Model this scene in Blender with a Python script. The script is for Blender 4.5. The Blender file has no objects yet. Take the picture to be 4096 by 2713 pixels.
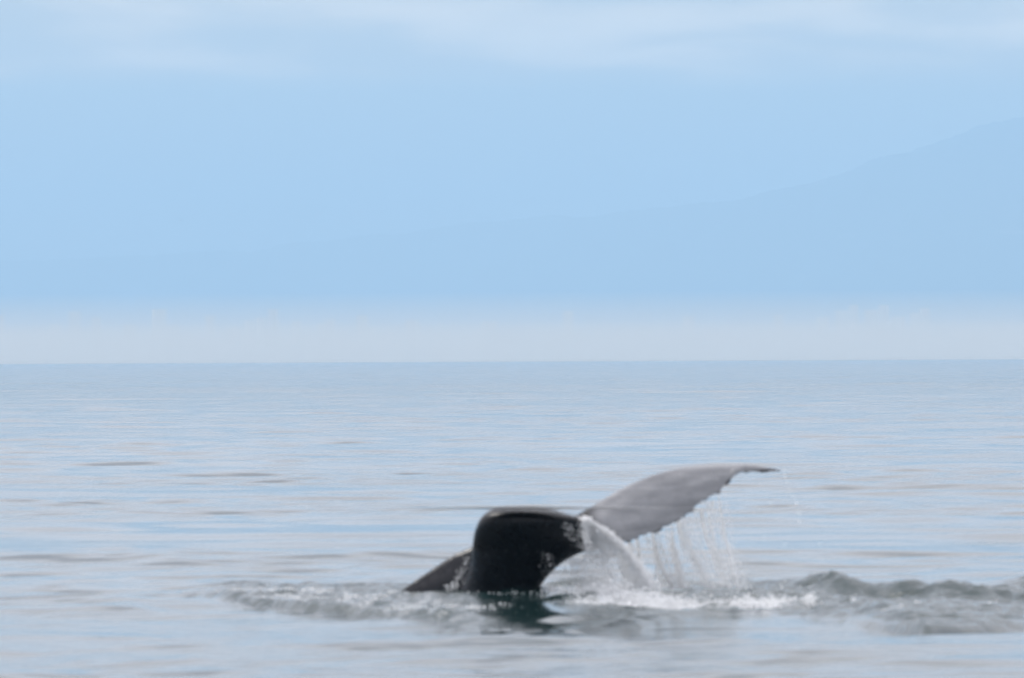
import bpy, math, random
import numpy as np
from mathutils import Matrix, Vector

random.seed(7)
rng = np.random.default_rng(7)
sc = bpy.context.scene
COL = sc.collection

# ------------------------------------------------------------------ camera
CAM_H = 2.7
FPX = 200.0 / 23.6 * 4096.0            # focal length in photo pixels
PITCH = math.atan(81.5 / FPX)
ROLL = -math.atan(19.0 / 4096.0)
R = Matrix.Rotation(math.pi / 2 + PITCH, 3, 'X') @ Matrix.Rotation(ROLL, 3, 'Z')
cam_d = bpy.data.cameras.new('camera')
cam = bpy.data.objects.new('camera', cam_d)
COL.objects.link(cam)
cam.matrix_world = Matrix.Translation((0, 0, CAM_H)) @ R.to_4x4()
cam_d.sensor_width = 23.6
cam_d.lens = 200.0
cam_d.clip_start = 0.5
cam_d.clip_end = 150000.0
cam_d.dof.use_dof = True
cam_d.dof.focus_distance = 2500.0
cam_d.dof.aperture_fstop = 4.2
sc.camera = cam
Rn = np.array(R)


def P(px, py, depth):
    """point at distance `depth` (along +Y) on the line of sight of a photo pixel"""
    px = np.asarray(px, float); py = np.asarray(py, float)
    px, py, dp = np.broadcast_arrays(px, py, np.asarray(depth, float))
    d = np.stack([(px - 2048) / FPX, -(py - 1356.5) / FPX, -np.ones_like(px)], -1) @ Rn.T
    return d / d[..., 1:2] * dp[..., None] + np.array([0, 0, CAM_H])


def G(px, py, z=0.0):
    """point on the plane z where the photo pixel's line of sight meets it"""
    px = np.asarray(px, float); py = np.asarray(py, float)
    d = np.stack([(px - 2048) / FPX, -(py - 1356.5) / FPX, -np.ones_like(px)], -1) @ Rn.T
    t = (z - CAM_H) / d[..., 2]
    return d * t[..., None] + np.array([0, 0, CAM_H])


# ------------------------------------------------------------------ exposure
sc.view_settings.view_transform = 'Standard'
sc.view_settings.look = 'None'
sc.view_settings.gamma = 1
sc.view_settings.exposure = 0.56
sc.view_settings.use_curve_mapping = False
sc.cycles.use_denoising = True
sc.cycles.max_bounces = 16
sc.cycles.diffuse_bounces = 12
sc.cycles.volume_bounces = 1
sc.cycles.transparent_max_bounces = 8
sc.cycles.sample_clamp_indirect = 4

# ------------------------------------------------------------------ sun and sky
SUN_EL, SUN_AZ = math.radians(52), math.radians(-60)   # azimuth from +Y, clockwise: behind and left of the tail
sun_d = bpy.data.lights.new('sun', 'SUN')
sun = bpy.data.objects.new('sun', sun_d)
COL.objects.link(sun)
sun_d.energy = 1.5
sun_d.angle = math.radians(14)
sun_d.color = (1.0, 0.965, 0.91)
sdir = Vector((math.sin(SUN_AZ) * math.cos(SUN_EL), math.cos(SUN_AZ) * math.cos(SUN_EL), math.sin(SUN_EL)))
sun.rotation_euler = sdir.to_track_quat('Z', 'Y').to_euler()
sun.location = (-30, 60, 60)


class NT:
    """small helper for node trees"""
    def __init__(self, tree):
        self.t = tree; tree.nodes.clear()

    def n(self, kind, **kw):
        nd = self.t.nodes.new(kind)
        for k, v in kw.items():
            setattr(nd, k, v)
        return nd

    def set(self, sock, v):
        if isinstance(v, bpy.types.NodeSocket):
            self.t.links.new(v, sock)
        elif isinstance(v, bpy.types.Node):
            self.t.links.new(v.outputs[0], sock)
        elif isinstance(v, (tuple, list)) and len(v) == 3 and len(sock.default_value) == 4:
            sock.default_value = (*v, 1)
        else:
            sock.default_value = v

    def math(self, op, a, b=0.0, c=None, clamp=False):
        m = self.n('ShaderNodeMath', operation=op, use_clamp=clamp)
        self.set(m.inputs[0], a); self.set(m.inputs[1], b)
        if c is not None:
            self.set(m.inputs[2], c)
        return m.outputs[0]

    def ramp(self, v, a, b, lo=0.0, hi=1.0):
        m = self.n('ShaderNodeMapRange', interpolation_type='SMOOTHSTEP')
        for i, x in enumerate((v, a, b, lo, hi)):
            self.set(m.inputs[i], x)
        return m.outputs[0]

    def mix(self, f, a, b):
        m = self.n('ShaderNodeMix', data_type='RGBA')
        self.set(m.inputs[0], f); self.set(m.inputs[6], a); self.set(m.inputs[7], b)
        return m.outputs[2]

    def noise(self, vec, scale, detail=4.0, rough=0.55, dist=0.0):
        m = self.n('ShaderNodeTexNoise')
        self.set(m.inputs['Vector'], vec)
        m.inputs['Scale'].default_value = scale
        m.inputs['Detail'].default_value = detail
        m.inputs['Roughness'].default_value = rough
        m.inputs['Distortion'].default_value = dist
        return m.outputs[0]

    def mapping(self, vec, scale=(1, 1, 1), loc=(0, 0, 0), rot=(0, 0, 0)):
        m = self.n('ShaderNodeMapping')
        self.set(m.inputs[0], vec)
        m.inputs['Scale'].default_value = scale
        m.inputs['Location'].default_value = loc
        m.inputs['Rotation'].default_value = rot
        return m.outputs[0]


world = bpy.data.worlds.new('World')
sc.world = world
world.use_nodes = True
w = NT(world.node_tree)
tc = w.n('ShaderNodeTexCoord').outputs['Generated']
sep = w.n('ShaderNodeSeparateXYZ'); w.set(sep.inputs[0], tc)
sky = w.n('ShaderNodeTexSky', sky_type='NISHITA')
sky.sun_disc = False
sky.sun_elevation = SUN_EL
sky.sun_rotation = SUN_AZ
sky.altitude = 0
sky.air_density = 1.0
sky.dust_density = 1.2
sky.ozone_density = 2.0
SKY_S = 0.11
# broken cloud deck: a plane of cloud seen at a slant, thick towards the horizon
zc = w.math('MAXIMUM', sep.outputs[2], 0.0)
zd = w.math('ADD', zc, 0.035)
u = w.math('DIVIDE', sep.outputs[0], zd)
v = w.math('DIVIDE', sep.outputs[1], zd)
comb = w.n('ShaderNodeCombineXYZ')
w.set(comb.inputs[0], u); w.set(comb.inputs[1], v)
n1 = w.noise(w.mapping(comb.outputs[0], (2.3, 0.8, 1), (3.1, 1.7, 0)), 1.0, 6, 0.50, 0.2)
n2 = w.noise(w.mapping(comb.outputs[0], (0.25, 0.25, 1), (8.1, 2.7, 0)), 1.0, 3, 0.5)
base_el = w.ramp(sep.outputs[2], w.math('ADD', w.math('MULTIPLY', n2, 0.004), 0.0287), 0.0342)
cover = w.ramp(n1, 0.34, 0.60, 0.72, 1.0)
cmask = w.math('MULTIPLY', base_el, cover)
bright = w.ramp(n1, 0.36, 0.70, 0.0, 1.0)
ccol = w.mix(bright, (0.86, 0.82, 0.86), (1.00, 0.96, 0.99))
warm = w.ramp(sep.outputs[2], 0.040, 0.056, 1.0, 0.0)       # distant cloud seen through more air
ccol = w.mix(warm, ccol, w.mix(bright, (0.74, 0.58, 0.38), (1.25, 0.96, 0.62)))
# higher up the deck is brighter, lifting the light on the spray
high = w.ramp(sep.outputs[2], 0.18, 0.70)
ccol = w.mix(high, ccol, (1.30, 1.27, 1.33))
skyc = w.n('ShaderNodeMix', data_type='RGBA', blend_type='MULTIPLY')
skyc.inputs[0].default_value = 1
w.set(skyc.inputs[6], sky.outputs[0]); skyc.inputs[7].default_value = (SKY_S, SKY_S, SKY_S, 1)
fin = w.mix(cmask, skyc.outputs[2], ccol)
bg = w.n('ShaderNodeBackground'); w.set(bg.inputs[0], fin); bg.inputs[1].default_value = 1.0
wo = w.n('ShaderNodeOutputWorld'); w.t.links.new(bg.outputs[0], wo.inputs[0])
world.cycles.sampling_method = 'MANUAL'
world.cycles.sample_map_resolution = 1024


# ------------------------------------------------------------------ helpers
def mesh_np(name, verts, quads=None, tris=None, smooth=True):
    me = bpy.data.meshes.new(name)
    verts = np.asarray(verts, np.float32).reshape(-1, 3)
    me.vertices.add(len(verts)); me.vertices.foreach_set('co', verts.ravel())
    loops = []; starts = []; tot = 0
    if quads is not None and len(quads):
        q = np.asarray(quads, np.int32).reshape(-1, 4)
        loops.append(q.ravel()); starts.append(np.arange(len(q)) * 4 + tot); tot += q.size
    if tris is not None and len(tris):
        q = np.asarray(tris, np.int32).reshape(-1, 3)
        loops.append(q.ravel()); starts.append(np.arange(len(q)) * 3 + tot); tot += q.size
    loops = np.concatenate(loops).astype(np.int32); starts = np.concatenate(starts).astype(np.int32)
    me.loops.add(len(loops)); me.loops.foreach_set('vertex_index', loops)
    me.polygons.add(len(starts)); me.polygons.foreach_set('loop_start', starts)
    me.update(calc_edges=True)
    me.polygons.foreach_set('use_smooth', np.full(len(starts), smooth))
    me.validate()
    return me


def link(name, me, mat=None, parent=None, loc=None):
    o = bpy.data.objects.new(name, me); COL.objects.link(o)
    if mat is not None:
        me.materials.append(mat)
    if parent is not None:
        o.parent = parent
    if loc is not None:
        o.location = loc
    return o


def new_mat(name):
    m = bpy.data.materials.new(name); m.use_nodes = True
    return m, NT(m.node_tree)


def out(nt, surf=None, vol=None):
    o = nt.n('ShaderNodeOutputMaterial')
    if surf is not None:
        nt.t.links.new(surf, o.inputs[0])
    if vol is not None:
        nt.t.links.new(vol, o.inputs[1])


def sstep(x, a, b):
    t = np.clip((x - a) / (b - a), 0, 1)
    return t * t * (3 - 2 * t)


def vnoise(x, y, seed):
    """value noise, 0..1"""
    xi = np.floor(x).astype(np.int64); yi = np.floor(y).astype(np.int64)
    fx = x - xi; fy = y - yi
    fx = fx * fx * (3 - 2 * fx); fy = fy * fy * (3 - 2 * fy)

    def h(a, b):
        n = (a * 374761393 + b * 668265263 + seed * 974634777) & 0xffffffff
        n = ((n ^ (n >> 13)) * 1274126177) & 0xffffffff
        return ((n ^ (n >> 16)) & 0xffff) / 65535.0
    return (h(xi, yi) * (1 - fx) + h(xi + 1, yi) * fx) * (1 - fy) + (h(xi, yi + 1) * (1 - fx) + h(xi + 1, yi + 1) * fx) * fy


# ------------------------------------------------------------------ water surface
class Line:
    """a curve y(x) on the water given by photo pixels, with values along it"""
    def __init__(self, pts, **vals):
        g = np.array([G(p[0], p[1]) for p in pts])
        self.x = g[:, 0]; self.y = g[:, 1]
        self.v = vals

    def at(self, x):
        return np.interp(x, self.x, self.y)

    def val(self, x, k):
        v = self.v[k]
        return np.interp(x, self.x, v) if hasattr(v, '__len__') else v


def wob(x, s, a):
    return a * (vnoise(x * 1.3 + 11, x * 0 + s, s) - 0.5) + 0.5 * a * (vnoise(x * 4.1 + 5, x * 0 + s, s + 9) - 0.5)


# foot of the raised, churned water that the tail is pushing up
FOOT = Line([(300, 2365), (700, 2392), (960, 2432), (1300, 2468), (1600, 2495), (1900, 2528), (2080, 2540),
             (2350, 2505), (2700, 2468), (3100, 2470), (3450, 2500), (3700, 2552), (4000, 2528), (4200, 2500), (4700, 2440)],
            H=[0, .03, .06, .10, .15, .20, .20, .20, .16, .14, .13, .11, .11, .08, 0],
            L=[1, .8, 1.2, 2.0, 3.6, 6.0, 6.6, 6.2, 5.5, 5.5, 5, 4, 4, 3, 3])


def ridge(x, y, ln, k, bend=0.25):
    yc = ln.at(x) + wob(x, k, bend)
    d = y - yc
    wf = ln.val(x, 'wf'); wb = ln.val(x, 'wb')
    return ln.val(x, 'H') * np.exp(-(np.where(d < 0, d / wf, d / wb)) ** 2)


RIDGES = [
    # front lip of the churned patch on the left
    (Line([(640, 2380), (960, 2428), (1150, 2448), (1300, 2460), (1600, 2485), (1780, 2497), (1900, 2500)],
          H=[0, .03, .07, .055, .07, .05, 0], wf=.14, wb=.45), 1, .25),
    (Line([(600, 2350), (700, 2352), (1000, 2356), (1300, 2372), (1500, 2385), (1650, 2390)],
          H=[0, .025, .03, .035, .02, 0], wf=.3, wb=.5), 2, .3),
    # fold of water below the tail stock
    (Line([(1830, 2520), (1920, 2534), (2080, 2545), (2350, 2515), (2600, 2480), (2900, 2462), (3200, 2470)],
          H=[0, .015, .03, .03, .04, .03, 0], wf=.35, wb=.8), 3, .25),
    (Line([(1800, 2590), (1900, 2592), (2150, 2590), (2400, 2586), (2550, 2580)],
          H=[0, .03, .035, .02, 0], wf=.5, wb=.6), 4, .2),
    (Line([(1820, 2630), (1950, 2630), (2150, 2632), (2300, 2626)], H=[0, .018, .018, 0], wf=.4, wb=.5), 5, .2),
    # broad grey swell in front of the splash, running to the right
    (Line([(2300, 2470), (2500, 2470), (2900, 2462), (3200, 2468), (3400, 2490), (3700, 2520)],
          H=[0, .06, .07, .08, .06, 0], wf=.9, wb=1.0), 6, .4),
    # crest on the right: rough dark face
    (Line([(3050, 2392), (3200, 2400), (3350, 2408), (3600, 2416), (3850, 2420), (4050, 2426), (4200, 2430)],
          H=[0, .10, .19, .18, .14, .08, 0], wf=.50, wb=1.2), 7, .35),
    # far shoulder at the right edge
    (Line([(3750, 2350), (3950, 2352), (4100, 2350), (4300, 2340), (4500, 2340)], H=[0, .03, .10, .12, 0], wf=1.2, wb=1.5), 8, .2),
    # inner arcs of the hollow
    (Line([(3600, 2478), (3750, 2470), (3950, 2462), (4100, 2440)], H=[0, .05, .05, 0], wf=.22, wb=.7), 9, .15),
    (Line([(3250, 2415), (3400, 2450), (3500, 2478), (3650, 2492)], H=[0, .035, .035, 0], wf=.3, wb=.8), 10, .15),
    (Line([(3950, 2475), (4096, 2455), (4250, 2440)], H=[0, .05, .04], wf=.3, wb=.8), 11, .15),
    # front lip of the hollow
    (Line([(3350, 2490), (3500, 2515), (3700, 2548), (3900, 2535), (4050, 2520), (4250, 2500)],
          H=[0, .06, .15, .12, .08, .03], wf=.25, wb=1.0), 12, .2),
    # churned shoulder beside the foot of the stock
    (Line([(2120, 2418), (2190, 2412), (2340, 2408), (2400, 2404), (2460, 2402)], H=[0, .09, .10, .07, 0], wf=.18, wb=.5), 15, .12),
    (Line([(2130, 2505), (2230, 2500), (2340, 2492), (2480, 2478)], H=[0, .05, .05, 0], wf=.3, wb=1.6), 17, .12),
    (Line([(2150, 2470), (2230, 2462), (2340, 2455), (2450, 2450), (2560, 2446)], H=[0, .06, .08, .06, 0], wf=.22, wb=.6), 16, .12),
    # soft rolls elsewhere
    (Line([(0, 2250), (250, 2238), (450, 2232), (700, 2250), (800, 2262)], H=[.02, .05, .05, .04, 0], wf=1.5, wb=3.0), 13, .6),
    (Line([(150, 2460), (350, 2452), (500, 2442), (700, 2448)], H=[0, .03, .045, 0], wf=.8, wb=1.5), 14, .4),
]

NW = 84
lam = np.exp(rng.uniform(math.log(0.32), math.log(13.0), NW)); lam[:10] = np.exp(rng.uniform(math.log(13), math.log(34.), 10)); lam.sort()
ang = rng.normal(math.radians(97), math.radians(30), NW)
kk = 2 * np.pi / lam
slope = 0.0078 * np.ones(NW) * (1 + 0.25 * (lam > 1.0)) * np.where(lam > 5, 0.55, 1)
amp = slope / kk * rng.uniform(0.5, 1.5, NW)
pha = rng.uniform(0, 2 * np.pi, NW)


def patch(x, y):
    a = vnoise(x / 30.0 + 5, y / 22.0, 3) * 0.6 + vnoise(x / 9.0 + 5, y / 9.0, 4) * 0.4
    return a


def slick(x, y):
    """smooth upwelled water right under the stock"""
    return np.exp(-((x - G(2155, 2480)[0]) / .68) ** 4 - ((y - 89.2) / 3.2) ** 6)


def churn(x, y):
    """how broken up the surface is, 0..1"""
    e = 3.5 * sstep(x, 2.2, 3.6)
    s = sstep(y - FOOT.at(x), -0.1, 0.5) * (1 - sstep(y - FOOT.at(x), 7.5 + e, 10.0 + e))
    xl = G(680, 2380)[0]; xr = 8.0
    s = s * sstep(x, xl, xl + 1.0) * (1 - sstep(x, xr, xr + 3))
    return s * (1 - slick(x, y))


def surface(x, y, dr=0.07):
    z = np.zeros_like(x)
    near = y - FOOT.at(x)
    in_foot = (x > FOOT.x[0]) & (x < FOOT.x[-1])
    H = np.interp(x, FOOT.x, FOOT.v['H']); L = np.interp(x, FOOT.x, FOOT.v['L'])
    z += np.where(in_foot, H * sstep(near, -0.3, L) * (1 - sstep(near, 8.0, 16.0)), 0)
    loc = (y > 60) & (y < 125) & (np.abs(x) < 16)
    if loc.any():
        xs, ys = x[loc], y[loc]
        add = np.zeros_like(xs)
        for ln, k, b in RIDGES:
            add += ridge(xs, ys, ln, k, b)
        c = churn(xs, ys)
        m = c > 0.01
        xc, yc = xs[m], ys[m]
        f = np.zeros_like(xc)
        for i, (wx, wy, a) in enumerate([(.42, .50, .044), (.20, .26, .042), (.11, .14, .020)]):
            qx = xc + 0.25 * (vnoise(xc * 2, yc * 2, 60 + i) - .5)
            qy = yc + 0.35 * (vnoise(xc * 2, yc * 2, 70 + i) - .5)
            n = vnoise(qx / wx + 0.3 * qy, qy / wy, 20 + i)
            f += a * (1 - np.abs(2 * n - 1) - 0.5)
        crest = np.exp(-((yc - RIDGES[6][0].at(xc)) / 1.2) ** 2) * (xc > G(3150, 2400)[0])
        right = sstep(xc, 3.0, 4.0)
        f *= (1.0 + 0.05 * right + 0.45 * crest)
        add[m] += f * c[m]
        z[loc] += add
    r = np.hypot(x, y)
    sp = np.maximum(dr, 0.0006 * r)
    pt = patch(x, y)
    ruff = 0.3 + 1.5 * sstep(pt, 0.38, 0.68)
    calm = 1 - 0.6 * churn(x, y)
    sk = 1 - .84 * slick(x, y)
    for i in range(NW):
        att = sstep(lam[i] / sp, 2.0, 4.5)
        if att.max() <= 0:
            continue
        ph = kk[i] * (x * math.cos(ang[i]) + y * math.sin(ang[i])) + pha[i]
        s = np.sin(ph)
        z += sk * amp[i] * att * s * (ruff * calm if lam[i] < 2.2 else 1.0)
    return z


def ladder(segs):
    v = [segs[0][0]]
    for a, b, f in segs:
        while v[-1] < b:
            v.append(v[-1] + f(v[-1]))
    return np.array(v)


rad = ladder([(1, 60, lambda r: 1.0), (60, 72, lambda r: .15), (72, 108, lambda r: .066), (108, 300, lambda r: r * .00105),
              (300, 900, lambda r: r * .0014), (900, 3000, lambda r: r * .006), (3000, 52000, lambda r: r * .04)])
ha = ladder([(0, .068, lambda a: .00062), (.068, .2, lambda a: .0042), (.2, math.pi, lambda a: (a - .18) * .13 + .003)])
ha = ha[ha < math.pi - .02]
th = np.concatenate([-ha[:0:-1], ha])
drow = np.gradient(rad)
TH, RD = np.meshgrid(th, rad)
DR = np.repeat(drow[:, None], len(th), 1)
dth = np.repeat(np.gradient(th)[None, :], len(rad), 0) * RD
X = RD * np.sin(TH); Y = RD * np.cos(TH)
xf, yf = X.ravel(), Y.ravel()
Z = surface(xf, yf, np.maximum(DR, dth * 0.6).ravel())
nr, nc = X.shape
idx = np.arange(nr * nc).reshape(nr, nc)
quads = np.stack([idx[:-1, :-1], idx[:-1, 1:], idx[1:, 1:], idx[1:, :-1]], -1).reshape(-1, 4)[:, ::-1]
wm = mesh_np('water', np.stack([xf, yf, Z], -1), quads=quads)
at = wm.attributes.new('churn', 'FLOAT', 'POINT')
CH = churn(xf, yf)
at.data.foreach_set('value', CH.astype(np.float32))
# foam drifting on the churned water
gx = (xf - G(2700, 2400)[0]); gy = yf - 90.6
fo = np.exp(-(gx / 1.25) ** 4) * np.exp(-((yf - 92.0) / 1.3) ** 2) * 1.0
gl = np.exp(-((xf - G(1250, 2420)[0]) / 1.7) ** 4) * sstep(yf - FOOT.at(xf), .3, 1.2) * (1 - sstep(yf - FOOT.at(xf), 4.5, 6.5)) * 0.42
fo = np.clip(fo * sstep(vnoise(xf * 3.1, yf * 2.3, 77), .15, .7) + gl, 0, 1)
sl = slick(xf, yf)
at = wm.attributes.new('slick', 'FLOAT', 'POINT'); at.data.foreach_set('value', sl.astype(np.float32))
at = wm.attributes.new('foam', 'FLOAT', 'POINT')
at.data.foreach_set('value', fo.astype(np.float32))

mw, n = new_mat('sea_water')
geo = n.n('ShaderNodeNewGeometry').outputs['Position']
a_ch = n.n('ShaderNodeAttribute', attribute_name='churn').outputs['Fac']
a_fo = n.n('ShaderNodeAttribute', attribute_name='foam').outputs['Fac']
a_sl = n.math('SUBTRACT', 1.0, n.math('MULTIPLY', n.n('ShaderNodeAttribute', attribute_name='slick').outputs['Fac'], .90))
cd = n.n('ShaderNodeVectorMath', operation='LENGTH'); n.set(cd.inputs[0], geo)
dist = cd.outputs['Value']
patchn = n.noise(n.mapping(geo, (.010, .020, 0)), 1.0, 4, 0.6)
ruf = n.ramp(patchn, .40, .62, .35, 1.0)
fps = n.noise(n.mapping(geo, (.10, .014, 0), rot=(0, 0, .06)), 1.0, 4, 0.62)
fpatch = n.ramp(fps, .48, .66, .45, 3.0)
b1 = n.noise(n.mapping(geo, (1.1, 2.2, 1), rot=(0, 0, .15)), 1.0, 4, 0.55, 0.2)
b2 = n.noise(n.mapping(geo, (.13, .30, 1), rot=(0, 0, -.1)), 1.0, 5, 0.55)
b3 = n.noise(n.mapping(geo, (9.0, 12.0, 9.0)), 1.0, 4, 0.6, 0.5)
far = n.ramp(dist, 150, 900)
hgt = n.math('MULTIPLY', n.math('MULTIPLY', n.math('MULTIPLY', b1, a_sl), 0.020), ruf)
hgt = n.math('ADD', hgt, n.math('MULTIPLY', n.math('MULTIPLY', b2, n.math('MULTIPLY', far, n.ramp(dist, 500, 1400, 1.0, 3.2))), n.math('MULTIPLY', n.math('MULTIPLY', ruf, fpatch), 0.12)))
hgt = n.math('ADD', hgt, n.math('MULTIPLY', n.math('MULTIPLY', b3, a_ch), 0.022))
bump = n.n('ShaderNodeBump'); bump.inputs['Strength'].default_value = 1.0; bump.inputs['Distance'].default_value = 1.0
n.set(bump.inputs['Height'], hgt)
pb = n.n('ShaderNodeBsdfPrincipled')
fn = n.noise(n.mapping(geo, (5, 3, 5)), 1.0, 6, 0.7, 0.6)
foamf = n.math('MULTIPLY', a_fo, n.ramp(fn, .47, .62), clamp=True)
n.set(pb.inputs['Base Color'], n.mix(foamf, (0.006, 0.022, 0.022), (.78, .80, .82)))
n.set(pb.inputs['Roughness'], n.math('ADD', n.math('ADD', n.math('MULTIPLY', foamf, .5), 0.085), n.math('MULTIPLY', far, .04)))
pb.inputs['IOR'].default_value = 1.333
n.t.links.new(bump.outputs[0], pb.inputs['Normal'])
out(n, pb.outputs[0])
water = link('water', wm, mw)
water['kind'] = 'structure'


def wz(x, y):
    return surface(np.asarray(x, float).ravel(), np.asarray(y, float).ravel())


# ------------------------------------------------------------------ far shore, hills, city
def skyline(px):
    xs = [-30000, -9000, -3000, -1000, 0, 500, 1000, 1640, 2135, 2400, 2653, 3000, 3259, 3518, 3692, 3908, 4064, 4300, 4800, 6000, 8000, 12000, 30000]
    ys = [1250, 1120, 1060, 1045, 1030, 1026, 1005, 938, 886, 866, 838, 789, 729, 642, 595, 527, 492, 472, 476, 520, 640, 900, 1200]
    return np.interp(px, xs, ys)


HD = 38000.0
hx = np.concatenate([np.linspace(-40000, -4200, 60, endpoint=False), np.linspace(-4200, 4200, 620), np.linspace(4200, 40000, 60)[1:]])
hy = np.array([0, 600, 1300, 2000, 2800, 3500, 4000, 4400, 4700, 4850, 4930, 5000, 5080, 5300, 5700, 6500, 8000.])
prof = np.array([0, .12, .22, .34, .50, .64, .76, .86, .935, .967, .985, 1.0, .985, .93, .84, .6, .1])
px_of = hx / HD * FPX + 2048
HB = 9000 * (1 - sstep(px_of, 1200, 4300))          # the range runs away to the left
crest = (1438 - skyline(px_of)) / FPX * (HD + HB) + CAM_H
tree = (vnoise(hx / 16.0, hx * 0, 5) - .3) * 11 + (vnoise(hx / 160.0, hx * 0, 6) - .5) * 26 + (vnoise(hx / 700., hx * 0, 7) - .5) * 36
HX, HY = np.meshgrid(hx, hy)
HZ = prof[:, None] * (crest + tree)[None, :] + (vnoise(HX / 500, HY / 500, 8) - .5) * 60 * (prof[:, None] * (1 - prof[:, None]) * 4) + 3
hi = np.arange(HX.size).reshape(HX.shape)
hq = np.stack([hi[:-1, :-1], hi[:-1, 1:], hi[1:, 1:], hi[1:, :-1]], -1).reshape(-1, 4)
hm = mesh_np('hills', np.stack([(HX * (1 + HB / HD)[None, :]).ravel(), (HY + HD - 5000 + HB[None, :]).ravel(), HZ.ravel()], -1), quads=hq)
mh, n = new_mat('forest_slopes')
geo = n.n('ShaderNodeNewGeometry').outputs['Position']
f1 = n.noise(n.mapping(geo, (.004, .004, .004)), 1.0, 6, .65)
f2 = n.noise(n.mapping(geo, (.0016, .0010, .016), (3, 1, 2)), 1.0, 3, .5)
c1 = n.mix(f1, (.025, .045, .035), (.06, .085, .06))
c2 = n.mix(n.ramp(f2, .66, .74), c1, (.16, .17, .15))
pb = n.n('ShaderNodeBsdfPrincipled'); n.set(pb.inputs['Base Color'], c2); pb.inputs['Roughness'].default_value = .9
out(n, pb.outputs[0])
hills = link('hills', hm, mh); hills['kind'] = 'structure'

# low coastal plain with the city on it
px_ = np.linspace(-30000, 30000, 160); py_ = np.array([13500, 13800, 15000, 20000, 26000, 29500.])
PX, PY = np.meshgrid(px_, py_)
PZ = np.array([-1.0, 1.2, 2.5, 4, 6, 6.5])[:, None] + vnoise(PX / 900, PY / 900, 12) * 1.0
PY = PY + (vnoise(PX / 2600, PX * 0, 13) - .5) * 700 * (PY < 14000)
pi = np.arange(PX.size).reshape(PX.shape)
pq = np.stack([pi[:-1, :-1], pi[:-1, 1:], pi[1:, 1:], pi[1:, :-1]], -1).reshape(-1, 4)
mp, n = new_mat('coastal_land')
geo = n.n('ShaderNodeNewGeometry').outputs['Position']
c1 = n.mix(n.noise(n.mapping(geo, (.002, .002, .002)), 1.0, 5, .6), (.07, .09, .06), (.34, .33, .30))
pb = n.n('ShaderNodeBsdfPrincipled'); n.set(pb.inputs['Base Color'], c1); pb.inputs['Roughness'].default_value = .9
out(n, pb.outputs[0])
plain = link('far_shore', mesh_np('far_shore', np.stack([PX.ravel(), PY.ravel(), PZ.ravel()], -1), quads=pq), mp)
plain['kind'] = 'structure'

bv, bq = [], []
CUBE = np.array([[-1, -1, 0], [1, -1, 0], [1, 1, 0], [-1, 1, 0], [-1, -1, 1], [1, -1, 1], [1, 1, 1], [-1, 1, 1]], float)
CQ = np.array([[0, 1, 5, 4], [1, 2, 6, 5], [2, 3, 7, 6], [3, 0, 4, 7], [4, 5, 6, 7], [3, 2, 1, 0]])


def block(x, y, w_, d_, h_):
    a = random.uniform(-.5, .5); ca, sa = math.cos(a), math.sin(a)
    v = CUBE * np.array([w_ / 2, d_ / 2, h_])
    v = np.stack([v[:, 0] * ca - v[:, 1] * sa + x, v[:, 0] * sa + v[:, 1] * ca + y, v[:, 2] + 2], -1)
    bq.extend((CQ + len(bv) * 8).tolist()); bv.append(v)


for cx, sp, k in [(-1300, 260, 16), (-600, 200, 14), (0, 500, 14), (750, 120, 8), (1350, 150, 8), (-2200, 400, 12), (2600, 500, 16)]:
    for i in range(k):
        y = random.uniform(16800, 19500)
        h_ = random.uniform(60, 100) * y / 16000
        block(random.gauss(cx, sp), y, random.uniform(14, 26), random.uniform(14, 24), h_)
for i in range(160):
    y = random.uniform(18000, 24000)
    block(random.uniform(-.085, .085) * y, y, random.uniform(20, 130), random.uniform(15, 50), random.uniform(8, 40))
mc, n = new_mat('pale_concrete')
geo = n.n('ShaderNodeNewGeometry').outputs['Position']
pb = n.n('ShaderNodeBsdfPrincipled')
n.set(pb.inputs['Base Color'], n.mix(n.noise(n.mapping(geo, (.01, .01, .002)), 1.0, 3, .5), (.55, .55, .54), (.8, .78, .74)))
pb.inputs['Roughness'].default_value = .7
out(n, pb.outputs[0])
city = link('distant_city', mesh_np('distant_city', np.concatenate(bv), quads=bq, smooth=False), mc)
city['kind'] = 'stuff'
city['label'] = 'pale far off city blocks almost lost in the low haze above the horizon'
city['category'] = 'city'


# ------------------------------------------------------------------ air
def volume_box(name, lo, hi_, density, color, aniso, label):
    v = np.array([[x, y, z] for z in (lo[2], hi_[2]) for x, y in ((lo[0], lo[1]), (hi_[0], lo[1]), (hi_[0], hi_[1]), (lo[0], hi_[1]))])
    q = [[3, 2, 1, 0], [4, 5, 6, 7], [0, 1, 5, 4], [1, 2, 6, 5], [2, 3, 7, 6], [3, 0, 4, 7]]
    m, nn = new_mat(name)
    pv = nn.n('ShaderNodeVolumePrincipled')
    pv.inputs['Color'].default_value = (*color, 1)
    pv.inputs['Density'].default_value = density
    pv.inputs['Anisotropy'].default_value = aniso
    out(nn, None, pv.outputs[0])
    o = link(name, mesh_np(name, v, quads=q, smooth=False), m)
    o['kind'] = 'stuff'; o['label'] = label; o['category'] = 'haze' if name == 'haze' else 'fog'
    return o


volume_box('haze', (-56000, -54000, -4), (56000, 56000, 1085), 1 / 12800, (.43, .662, .885), 0.0,
           'pale blue haze filling the air over the sea and hills')
volume_box('fog_bank', (-38000, 8500, -3.7), (38000, 27000, 69), 1 / 6000, (.93, .88, .80), 0.0,
           'low pale bank of fog lying along the far shore')
volume_box('fog_bank', (-37500, 9000, -3.5), (37500, 26000, 42), 1 / 5000, (.93, .88, .80), 0.0,
           'thicker foot of the fog bank right above the horizon')

# ------------------------------------------------------------------ whale
WD = 93.0


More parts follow.
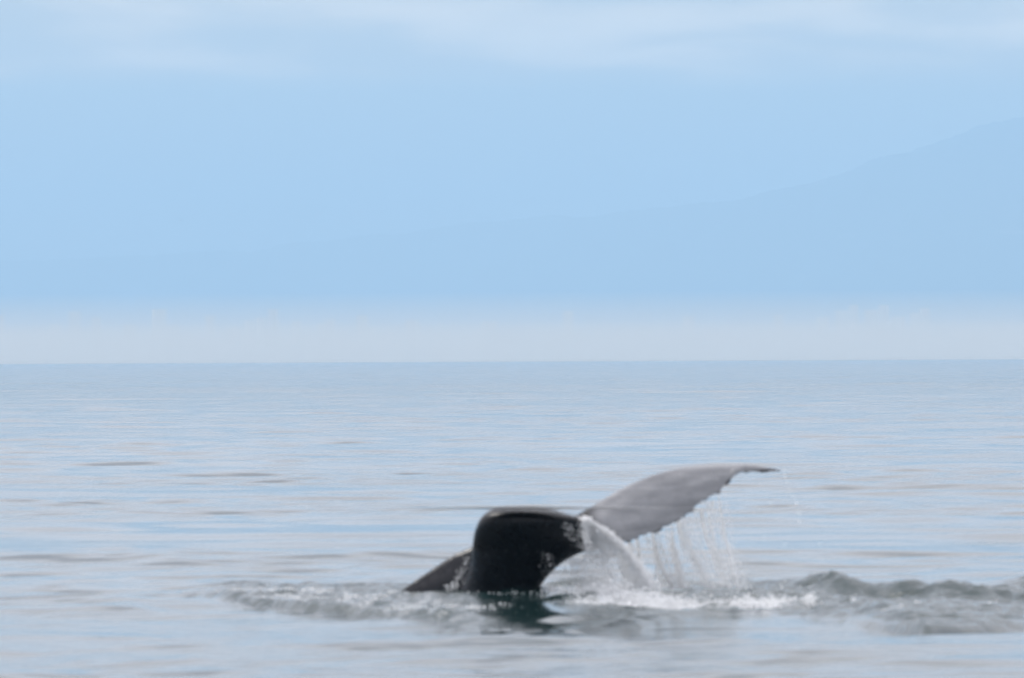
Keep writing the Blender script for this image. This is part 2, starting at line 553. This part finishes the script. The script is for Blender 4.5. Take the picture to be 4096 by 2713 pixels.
def closed_loft(rings):
    """rings: list of (n,3) arrays, same n; capped"""
    n_ = len(rings[0]); V = np.concatenate(rings)
    q = []
    for i in range(len(rings) - 1):
        a = i * n_; b = a + n_
        for j in range(n_):
            k = (j + 1) % n_
            q.append((a + j, a + k, b + k, b + j))
    c0 = len(V); V = np.vstack([V, rings[0].mean(0), rings[-1].mean(0)])
    t = []
    e = (len(rings) - 1) * n_
    for j in range(n_):
        k = (j + 1) % n_
        t.append((c0, k, j)); t.append((c0 + 1, e + j, e + k))
    return V, q, t


def stock():
    # photo row, left x, right x, centre depth, half thickness, teardrop (0 round, 1 fin-like), sweep of right edge
    S = [(3350, 1700, 2160, 0.1, 0.6, 0, 0),
         (3000, 1710, 2160, 0.1, 0.56, 0, 0),
         (2700, 1740, 2155, 0.1, 0.5, 0, 0),
         (2500, 1790, 2140, 0.24, 0.45, 0, 0),
         (2420, 1812, 2135, 0.24, 0.42, 0.05, 0),
         (2370, 1832, 2150, 0.22, 0.4, 0.15, 0),
         (2330, 1850, 2172, 0.17, 0.38, 0.3, 0),
         (2290, 1868, 2205, 0.115, 0.37, 0.45, 0),
         (2262, 1878, 2235, 0.07, 0.36, 0.6, 0.02),
         (2240, 1883, 2268, 0.035, 0.355, 0.7, 0.03),
         (2222, 1886, 2300, 0.005, 0.35, 0.8, 0.04),
         (2208, 1888, 2335, -0.02, 0.345, 0.9, 0.05),
         (2196, 1889, 2362, -0.04, 0.34, 1, 0.06),
         (2180, 1890, 2362, -0.07, 0.34, 1, 0.06),
         (2150, 1893, 2352, -0.12, 0.34, 1, 0.06),
         (2120, 1900, 2342, -0.15, 0.34, 1, 0.06),
         (2095, 1909, 2333, -0.18, 0.335, 1, 0.07),
         (2076, 1920, 2322, -0.19, 0.32, 1, 0.07),
         (2066, 1928, 2300, -0.19, 0.31, 0.95, 0.07),
         (2054, 1940, 2262, -0.185, 0.29, 0.9, 0.06),
         (2044, 1954, 2228, -0.17, 0.26, 0.8, 0.05),
         (2034, 1972, 2190, -0.14, 0.2, 0.6, 0.03),
         (2027, 1992, 2164, -0.1, 0.13, 0.4, 0),
         (2022.5, 2018, 2142, -0.06, 0.05, 0.2, 0)]
    S = np.array(S, float)
    # resample smoothly
    t = np.arange(len(S)); tt = np.linspace(0, len(S) - 1, 90)
    Q = np.stack([np.interp(tt, t, S[:, j]) for j in range(7)], -1)
    for _ in range(3):
        Q[1:-1] = (Q[:-2] + 2 * Q[1:-1] + Q[2:]) / 4
    rings = []
    m = 44
    for row in Q:
        py, xl, xr, yc, b, td, sw = row
        a = np.linspace(0, 2 * np.pi, m, endpoint=False)
        s = 0.5 - 0.5 * np.cos(a)                       # 0 left .. 1 right .. back
        sg = np.sign(np.sin(a) + 1e-9)
        f_round = np.clip(1 - np.abs(2 * s - 1) ** 3.2, 0, 1) ** (1 / 2.4)
        f_tear = np.clip(np.sqrt(s) * (1 - s) ** 0.75 * 1.75 + .10 * np.sqrt(np.clip(s * (1 - s), 0, 1)) * 2, 0, 1.2)
        f = f_round * (1 - td) + f_tear * td
        pxx = xl + (xr - xl) * s
        c = P(pxx, py, WD + yc + sw * s * s - .14 * td * s)
        c[:, 1] += -sg * f * b                          # front side first
        rings.append(c)
    return closed_loft(rings)


def fluke(LE, TE, ths, serr, notch=None, camber=.07):
    LE = np.array(LE, float); TE = np.array(TE, float)
    t = np.linspace(0, 1, len(LE)); tt = np.linspace(0, 1, 150)
    L_ = np.stack([np.interp(tt, t, LE[:, j]) for j in range(3)], -1)
    T_ = np.stack([np.interp(tt, t, TE[:, j]) for j in range(3)], -1)
    for _ in range(14):
        L_[1:-1] = (L_[:-2] + 2 * L_[1:-1] + L_[2:]) / 4
    for _ in range(4):
        T_[1:-1] = (T_[:-2] + 2 * T_[1:-1] + T_[2:]) / 4
    th_ = np.interp(tt, np.linspace(0, 1, len(ths)), ths)
    jag = (vnoise(tt * 26, tt * 0, 31) - .5) * 1.4 + (np.abs(vnoise(tt * 55, tt * 0, 32) - .5)) * 1.5
    rings = []
    m = 40
    for i in range(len(tt)):
        le = P(L_[i, 0], L_[i, 1], WD + L_[i, 2]); te = P(T_[i, 0], T_[i, 1] - serr * jag[i] * min(1, 4 * (1 - tt[i])), WD + T_[i, 2])
        if notch and abs(tt[i] - notch[0]) < notch[1]:
            te = te + (le - te) * notch[2] * (1 - abs(tt[i] - notch[0]) / notch[1])
        ch = te - le; cl = np.linalg.norm(ch) + 1e-6; cdir = ch / cl
        i0, i1 = max(0, i - 3), min(len(tt) - 1, i + 3)
        span = P(L_[i1, 0], L_[i1, 1], WD + L_[i1, 2]) - P(L_[i0, 0], L_[i0, 1], WD + L_[i0, 2])
        nrm = np.cross(cdir, span); nrm /= np.linalg.norm(nrm) + 1e-9
        if nrm[1] > 0:
            nrm = -nrm                                  # towards the viewer
        a = np.linspace(0, 2 * np.pi, m, endpoint=False)
        s = 0.5 - 0.5 * np.cos(a); sg = np.sign(np.sin(a) + 1e-9)
        f = np.clip(1.9 * np.sqrt(s) * (1 - s) ** 0.9 + .13 * np.sqrt(s * (1 - s)), 0, 2)
        cam_ = camber * cl * 4 * s * (1 - s)
        rip = .006 * np.sin(s * 16 + tt[i] * 5 + 2 * vnoise(np.array([tt[i] * 7]), np.array([0.]), 33)[0]) * (s > .1) * (1 - tt[i])
        pts = le + ch * s[:, None] + nrm * (sg * f * th_[i] * .5 + cam_ + rip)[:, None]
        rings.append(pts)
    return closed_loft(rings)


pieces = [stock(),
          fluke([(2150, 2120, .38), (2310, 2064, .42), (2400, 2005, .48), (2500, 1945, .54), (2620, 1895, .60), (2730, 1870, .64), (2830, 1858, .66), (2930, 1856, .66), (3000, 1860, .65), (3060, 1868, .64), (3128, 1884, .62)],
                [(2170, 2205, .16), (2330, 2200, .14), (2480, 2186, .16), (2590, 2150, .20), (2690, 2104, .26), (2800, 2036, .34), (2868, 1988, .40), (2920, 1928, .47), (2985, 1899, .54), (3060, 1890, .58), (3130, 1887, .61)],
                [.17, .15, .13, .11, .095, .08, .065, .05, .045, .035, .02], 17, (.655, .022, .10)),
          fluke([(2010, 2150, .34), (1880, 2190, .40), (1820, 2217, .44), (1760, 2255, .48), (1700, 2296, .52), (1635, 2339, .56), (1578, 2384, .60), (1548, 2420, .62), (1545, 2470, .64), (1535, 2520, .65)],
                [(2010, 2330, .22), (1920, 2400, .20), (1870, 2440, .22), (1810, 2475, .26), (1750, 2500, .32), (1690, 2510, .38), (1630, 2520, .44), (1590, 2524, .50), (1560, 2528, .57), (1535, 2532, .64)],
                [.17, .14, .12, .10, .09, .08, .07, .05, .03, .015], 6, None, .05)]
V, Qd, T = [], [], []
off = 0
for v_, q_, t_ in pieces:
    V.append(v_); Qd.extend([[c + off for c in q] for q in q_]); T.extend([[c + off for c in q] for q in t_]); off += len(v_)
V = np.concatenate(V)
base = np.array(P(2060, 2372, WD))
raw = mesh_np('whale_raw', V - base, quads=Qd, tris=T)
tmp = bpy.data.objects.new('whale_raw', raw); COL.objects.link(tmp)
rm = tmp.modifiers.new('r', 'REMESH'); rm.mode = 'VOXEL'; rm.voxel_size = .012; rm.use_smooth_shade = True
sm = tmp.modifiers.new('s', 'SMOOTH'); sm.factor = .5; sm.iterations = 2
dg = bpy.context.evaluated_depsgraph_get()
wmesh = bpy.data.meshes.new_from_object(tmp.evaluated_get(dg))
wmesh.name = 'whale'
bpy.data.objects.remove(tmp)
wmesh.polygons.foreach_set('use_smooth', np.full(len(wmesh.polygons), True))

co = np.empty(len(wmesh.vertices) * 3, np.float32); wmesh.vertices.foreach_get('co', co); co = co.reshape(-1, 3)
tx = np.array([2395, 2480, 2590, 2690, 2800, 2868, 2900, 2920, 2985, 3060, 3130], float)
ty = np.array([2190, 2186, 2150, 2104, 2036, 1988, 1962, 1928, 1899, 1890, 1887], float)
qx = np.linspace(2395, 3130, 140); tp = P(qx, np.interp(qx, tx, ty), WD + .4) - base
dm = np.full(len(co), 9.0)
for p_ in tp:
    dm = np.minimum(dm, np.hypot(co[:, 0] - p_[0], co[:, 2] - p_[2]))
at = wmesh.attributes.new('edge', 'FLOAT', 'POINT')
at.data.foreach_set('value', (1 - sstep(dm, .012, .045)).astype(np.float32))
mk, n = new_mat('whale_skin')
tcn = n.n('ShaderNodeTexCoord').outputs['Object']
sp_ = n.n('ShaderNodeSeparateXYZ'); n.set(sp_.inputs[0], tcn)
stre = n.noise(n.mapping(tcn, (1.6, 3, 7.5), rot=(0, .32, 0)), 1.0, 4, .55, .3)
mott = n.noise(tcn, 9.0, 5, .6)
pale_zone = n.ramp(sp_.outputs[0], .74, .95)            # right fluke's grey: pale pigment plus wet sky sheen put into the colour
dark = n.mix(mott, (.002, .0025, .004), (.005, .006, .008))
left_zone = n.ramp(sp_.outputs[0], -.60, -.45)
dark = n.mix(left_zone, n.mix(mott, (.010, .010, .013), (.018, .018, .022)), dark)
pale = n.mix(n.ramp(stre, .28, .72), (.165, .168, .178), (.265, .268, .28))
pale = n.mix(n.n('ShaderNodeAttribute', attribute_name='edge').outputs['Fac'], pale, (.012, .012, .014))
col = n.mix(pale_zone, dark, pale)
scar = n.ramp(n.noise(tcn, 38.0, 2, .5), .70, .76)
col = n.mix(n.math('MULTIPLY', scar, .35), col, (.35, .36, .36))
pb = n.n('ShaderNodeBsdfPrincipled')
n.set(pb.inputs['Base Color'], col)
n.set(pb.inputs['Roughness'], n.ramp(mott, .3, .7, .20, .36))
pb.inputs['IOR'].default_value = 1.33
pb.inputs['Specular IOR Level'].default_value = .36
bump = n.n('ShaderNodeBump'); bump.inputs['Strength'].default_value = .6; bump.inputs['Distance'].default_value = .01
n.set(bump.inputs['Height'], n.math('ADD', n.math('MULTIPLY', mott, .6), stre))
n.t.links.new(bump.outputs[0], pb.inputs['Normal'])
out(n, pb.outputs[0])
whale = link('whale', wmesh, mk, loc=base)
whale['label'] = 'black diving whale with its tail stock arched and one grey fluke raised dripping'
whale['category'] = 'whale'

# ------------------------------------------------------------------ falling water and splash
mdp, n = new_mat('white_water')
pb = n.n('ShaderNodeBsdfPrincipled')
pb.inputs['Base Color'].default_value = (.98, .985, .99, 1)
pb.inputs['Roughness'].default_value = .35
pb.inputs['IOR'].default_value = 1.333
tl = n.n('ShaderNodeBsdfTranslucent'); tl.inputs[0].default_value = (.98, .985, .99, 1)
mx = n.n('ShaderNodeMixShader'); mx.inputs[0].default_value = .40
n.t.links.new(pb.outputs[0], mx.inputs[1]); n.t.links.new(tl.outputs[0], mx.inputs[2])
out(n, mx.outputs[0])
OCT = np.array([[1, 0, 0], [-1, 0, 0], [0, 1, 0], [0, -1, 0], [0, 0, 1], [0, 0, -1]], float)
OT = np.array([[0, 2, 4], [2, 1, 4], [1, 3, 4], [3, 0, 4], [2, 0, 5], [1, 2, 5], [3, 1, 5], [0, 3, 5]])


def drops(name, pos, r, stretch, lean, label):
    pos = np.asarray(pos); k = len(pos)
    sc3 = np.stack([r, r, r * stretch], -1)
    v = OCT[None] * sc3[:, None]
    v = v * (1 + rng.uniform(-.2, .2, v.shape))
    v[..., 0] += -v[..., 2] * lean[:, None]
    v = v + pos[:, None]
    c = pos.mean(0)
    t = (OT[None] + (np.arange(k) * 6)[:, None, None]).reshape(-1, 3)
    o = link(name, mesh_np(name, v.reshape(-1, 3) - c, tris=t), mdp, loc=c)
    o['kind'] = 'stuff'; o['label'] = label; o['category'] = 'spray'
    return o


def rlog(k, m, s=.35):
    return m * np.exp(rng.normal(0, s, k))


# curtain under the raised fluke: strands that start along its trailing edge
TEx = [2400, 2480, 2560, 2640, 2720, 2800, 2870, 2910]
TEy = [2190, 2188, 2160, 2130, 2088, 2040, 1992, 1960]
pp, rr, st, le_ = [], [], [], []
strands = [(2490, 1.0), (2525, .5), (2560, .8), (2585, .6), (2612, 1.5), (2640, 1.1), (2662, .7), (2690, 1.3), (2715, .8), (2735, .9), (2760, 1.2), (2790, .9),
           (2812, .8), (2838, 1.0), (2860, .7), (2885, .9), (2900, .5)]
srt = random.Random(11)
strands = [(a + srt.uniform(-9, 9), b * srt.choice((.2, .35, .6, 1.3, 2.3)), srt.choice((.45, .6, .8, 1.2, 2.0)), srt.uniform(.6, 1.5), srt.uniform(.6, 1.3)) for a, b in strands + [(2548, .5), (2602, .6), (2680, .5), (2752, .7), (2775, .5), (2848, .5)]]
for sx, wgt, sw_, sl_, sp_w in strands:
    k = int(1050 * wgt)
    sy = np.interp(sx, TEx, TEy)
    end_y = 2352
    f = rng.uniform(0, 1, k) ** sp_w
    dropl = (end_y - sy) * f
    drift = .13 * (dropl / 150) ** 1.5 * 150 * (1.9 if sx < 2850 else .9) * sl_
    wdt = (2.5 + 9 * f) * sw_
    x_ = sx + drift + rng.normal(0, 1, k) * wdt + 5 * np.sin(dropl / 28.0 + sx) * f
    y_ = sy + dropl
    dpt = WD + .46 + (sx - 2480) / 420 * .25 + rng.normal(0, .06, k)
    pp.append(P(x_, y_, dpt)); rr.append(rlog(k, .0033, .4)); st.append(rng.uniform(1.2, 4.5, k)); le_.append(np.full(k, .25))
# thin mist between the strands
k = 1800
sx = rng.uniform(2420, 2905, k); sy = np.interp(sx, TEx, TEy); f = rng.uniform(0, 1, k)
x_ = sx + 45 * f ** 1.4 + rng.normal(0, 6, k); y_ = sy + (2355 - sy) * f
pp.append(P(x_, y_, WD + .48 + rng.normal(0, .10, k))); rr.append(rlog(k, .0028)); st.append(rng.uniform(1, 4, k)); le_.append(np.full(k, .2))
drops('water_curtain', np.concatenate(pp), np.concatenate(rr), np.concatenate(st), np.concatenate(le_),
      'white strands of water pouring from the trailing edge of the raised fluke')

# denser fall between stock and fluke
pp, rr, st, le_ = [], [], [], []


def fall(x0, y0, x1, y1, w0, w1, k, r=.0045, d0=-.12, d1=-.05, p=1.0, bow=0):
    f = rng.uniform(0, 1, k) ** p
    x_ = x0 + (x1 - x0) * f + bow * 4 * f * (1 - f) + rng.normal(0, 1, k) * (w0 + (w1 - w0) * f)
    y_ = y0 + (y1 - y0) * f + rng.normal(0, 3, k)
    pp.append(P(x_, y_, WD + d0 + (d1 - d0) * f + rng.normal(0, .05, k)))
    rr.append(rlog(k, r)); st.append(rng.uniform(1, 3, k)); le_.append(np.full(k, (x1 - x0) / max(1, (y1 - y0)) * .8))


fall(2425, 2125, 2600, 2352, 10, 18, 3600, bow=14)      # bright outer strand
fall(2330, 2075, 2425, 2130, 12, 12, 1300)
fall(2325, 2075, 2365, 2200, 7, 10, 1300)
fall(2345, 2070, 2385, 2190, 8, 12, 1400)
fall(2390, 2110, 2430, 2230, 18, 26, 850)
fall(2400, 2120, 2455, 2350, 8, 20, 500)
fall(2430, 2150, 2530, 2350, 7, 14, 600)
fall(2380, 2110, 2440, 2340, 6, 12, 350)
fall(2360, 2195, 2420, 2350, 20, 32, 1100, .0040)
fall(2300, 2235, 2350, 2350, 25, 40, 900, .0036)
fall(2260, 2090, 2345, 2200, 22, 22, 150, .0034, -.55, -.5)
fall(2335, 2085, 2350, 2200, 10, 9, 420, .0038, -.5, -.45)       # loose drops against the black stock
fall(2190, 2210, 2220, 2340, 20, 24, 90, .0030, -.6, -.5)
fall(1872, 2230, 1812, 2352, 6, 10, 170, .0028, -.05, .05)   # trickle down beside the left fluke
fall(1820, 2330, 1790, 2375, 16, 12, 60, .0045, -.05, .05)
fall(1990, 2034, 2175, 2030, 5, 8, 330, .0040, -.56, -.56)  # drops along the stock's top, also standing in for its wet highlights
fall(2170, 2034, 2318, 2066, 5, 4, 110, .0034, -.5, -.5)
fall(3140, 1895, 3215, 2120, 4, 8, 26, .0040, .6, .6)  # stray drops off the tip
fall(3000, 1930, 3260, 2250, 70, 80, 16, .0040, .5, .5)
drops('water_fall', np.concatenate(pp), np.concatenate(rr), np.concatenate(st), np.concatenate(le_),
      'white water streaming down between the black tail stock and the grey fluke')

# splash where it lands
pp, rr, st, le_ = [], [], [], []


def splash(cx, w_, d0, dw, h_, k, r):
    x_ = P(np.full(k, cx) + rng.normal(0, 1, k) * w_, 2400, WD)[:, 0]
    y_ = d0 + rng.normal(0, 1, k) * dw
    z_ = wz(x_, y_) + rng.exponential(h_, k) - .004
    pp.append(np.stack([x_, y_, z_], -1)); rr.append(rlog(k, r, .45)); st.append(rng.uniform(.5, 1.1, k)); le_.append(np.zeros(k))


splash(2560, 110, 92.6, .55, .030, 2900, .0072)
splash(2480, 60, 92.3, .4, .045, 2000, .0065)
splash(2620, 50, 92.5, .4, .050, 1800, .0070)
splash(2800, 130, 92.8, .6, .018, 1300, .0070)
splash(3000, 90, 93.0, .5, .016, 1600, .0072)
splash(2980, 30, 93.2, .3, .040, 600, .0065)
splash(3090, 34, 93.0, .4, .026, 700, .0070)
splash(3230, 14, 92.2, .25, .030, 260, .0075)
splash(2740, 60, 91.4, .2, .008, 260, .0070)
splash(2960, 40, 91.5, .2, .008, 260, .0070)
splash(3070, 25, 91.6, .2, .008, 160, .0070)
splash(2380, 70, 93.0, .4, .016, 900, .0050)
splash(3400, 8, 92.0, .2, .014, 60, .006)
splash(3620, 8, 91.0, .2, .014, 60, .006)
splash(3930, 10, 91.0, .2, .014, 70, .006)
splash(3500, 20, 88.6, .12, .006, 160, .006)
splash(2010, 40, 89.6, .5, .003, 60, .005)
splash(2250, 50, 92.0, .2, .012, 160, .0045)
splash(2350, 40, 91.6, .35, .012, 260, .0050)
splash(2050, 60, 92.3, .15, .006, 60, .0045)
for cx in (860, 1010, 1130, 1260, 1380, 1500, 1640, 1760, 1880):
    splash(cx + random.uniform(-25, 25), random.uniform(25, 50), FOOT.at(np.array([G(cx, 2420)[0]]))[0] + random.uniform(1.0, 3.8), .25, .004, 90, .0060)
drops('splash', np.concatenate(pp), np.concatenate(rr), np.concatenate(st), np.concatenate(le_),
      'white splash and froth where the falling water hits the sea beside the tail')


# ------------------------------------------------------------------ birds far away
def bird_mesh(name, flap):
    body = []
    for s, r in ((-1, .01), (-.75, .10), (-.3, .16), (.2, .15), (.6, .09), (.8, .085), (1.0, .02)):
        a = np.linspace(0, 2 * np.pi, 8, endpoint=False)
        body.append(np.stack([np.full(8, s * .45), r * .6 * np.cos(a), r * .6 * np.sin(a)], -1))
    return closed_loft(body)


def wing_mesh(side, flap):
    rings = []
    for s, c, z in ((0, .22, .04), (.35, .22, .16 * flap), (.7, .17, .16 * flap + .02), (1.05, .10, .10 * flap), (1.3, .02, .02 * flap)):
        a = np.linspace(0, 2 * np.pi, 8, endpoint=False)
        rings.append(np.stack([.05 - .12 * s + c * .5 * np.cos(a), np.full(8, side * s * .5), z * .6 + .012 * np.sin(a)], -1))
    return closed_loft(rings)


def feather_mat(name, c):
    m, nn = new_mat(name)
    tcx = nn.n('ShaderNodeTexCoord').outputs['Object']
    p_ = nn.n('ShaderNodeBsdfPrincipled')
    nn.set(p_.inputs['Base Color'], nn.mix(nn.noise(tcx, 12, 3, .5), c, tuple(x * .8 for x in c)))
    p_.inputs['Roughness'].default_value = .8
    out(nn, p_.outputs[0]); return m


def bird(px, py, d, scale, heading, flap, color, label):
    e = bpy.data.objects.new('gull', None); COL.objects.link(e)
    e.location = P(px, py, d); e.rotation_euler = (0, .25, heading); e.scale = (scale,) * 3
    e['label'] = label; e['category'] = 'bird'
    m = feather_mat('feathers', color)
    v, q, t = bird_mesh('body', flap); link('body', mesh_np('body', v, quads=q, tris=t), m, e)
    for s in (-1, 1):
        v, q, t = wing_mesh(s, flap); link('wing', mesh_np('wing', v, quads=q, tris=t), m, e)


bird(723, 882, 2600, .6, 1.2, 1.4, (.08, .08, .085), 'tiny dark bird flying in the blue haze at upper left')
bird(451, 1081, 2300, .4, .6, .8, (.85, .85, .85), 'tiny white bird flying in the blue haze at left, below the dark one')
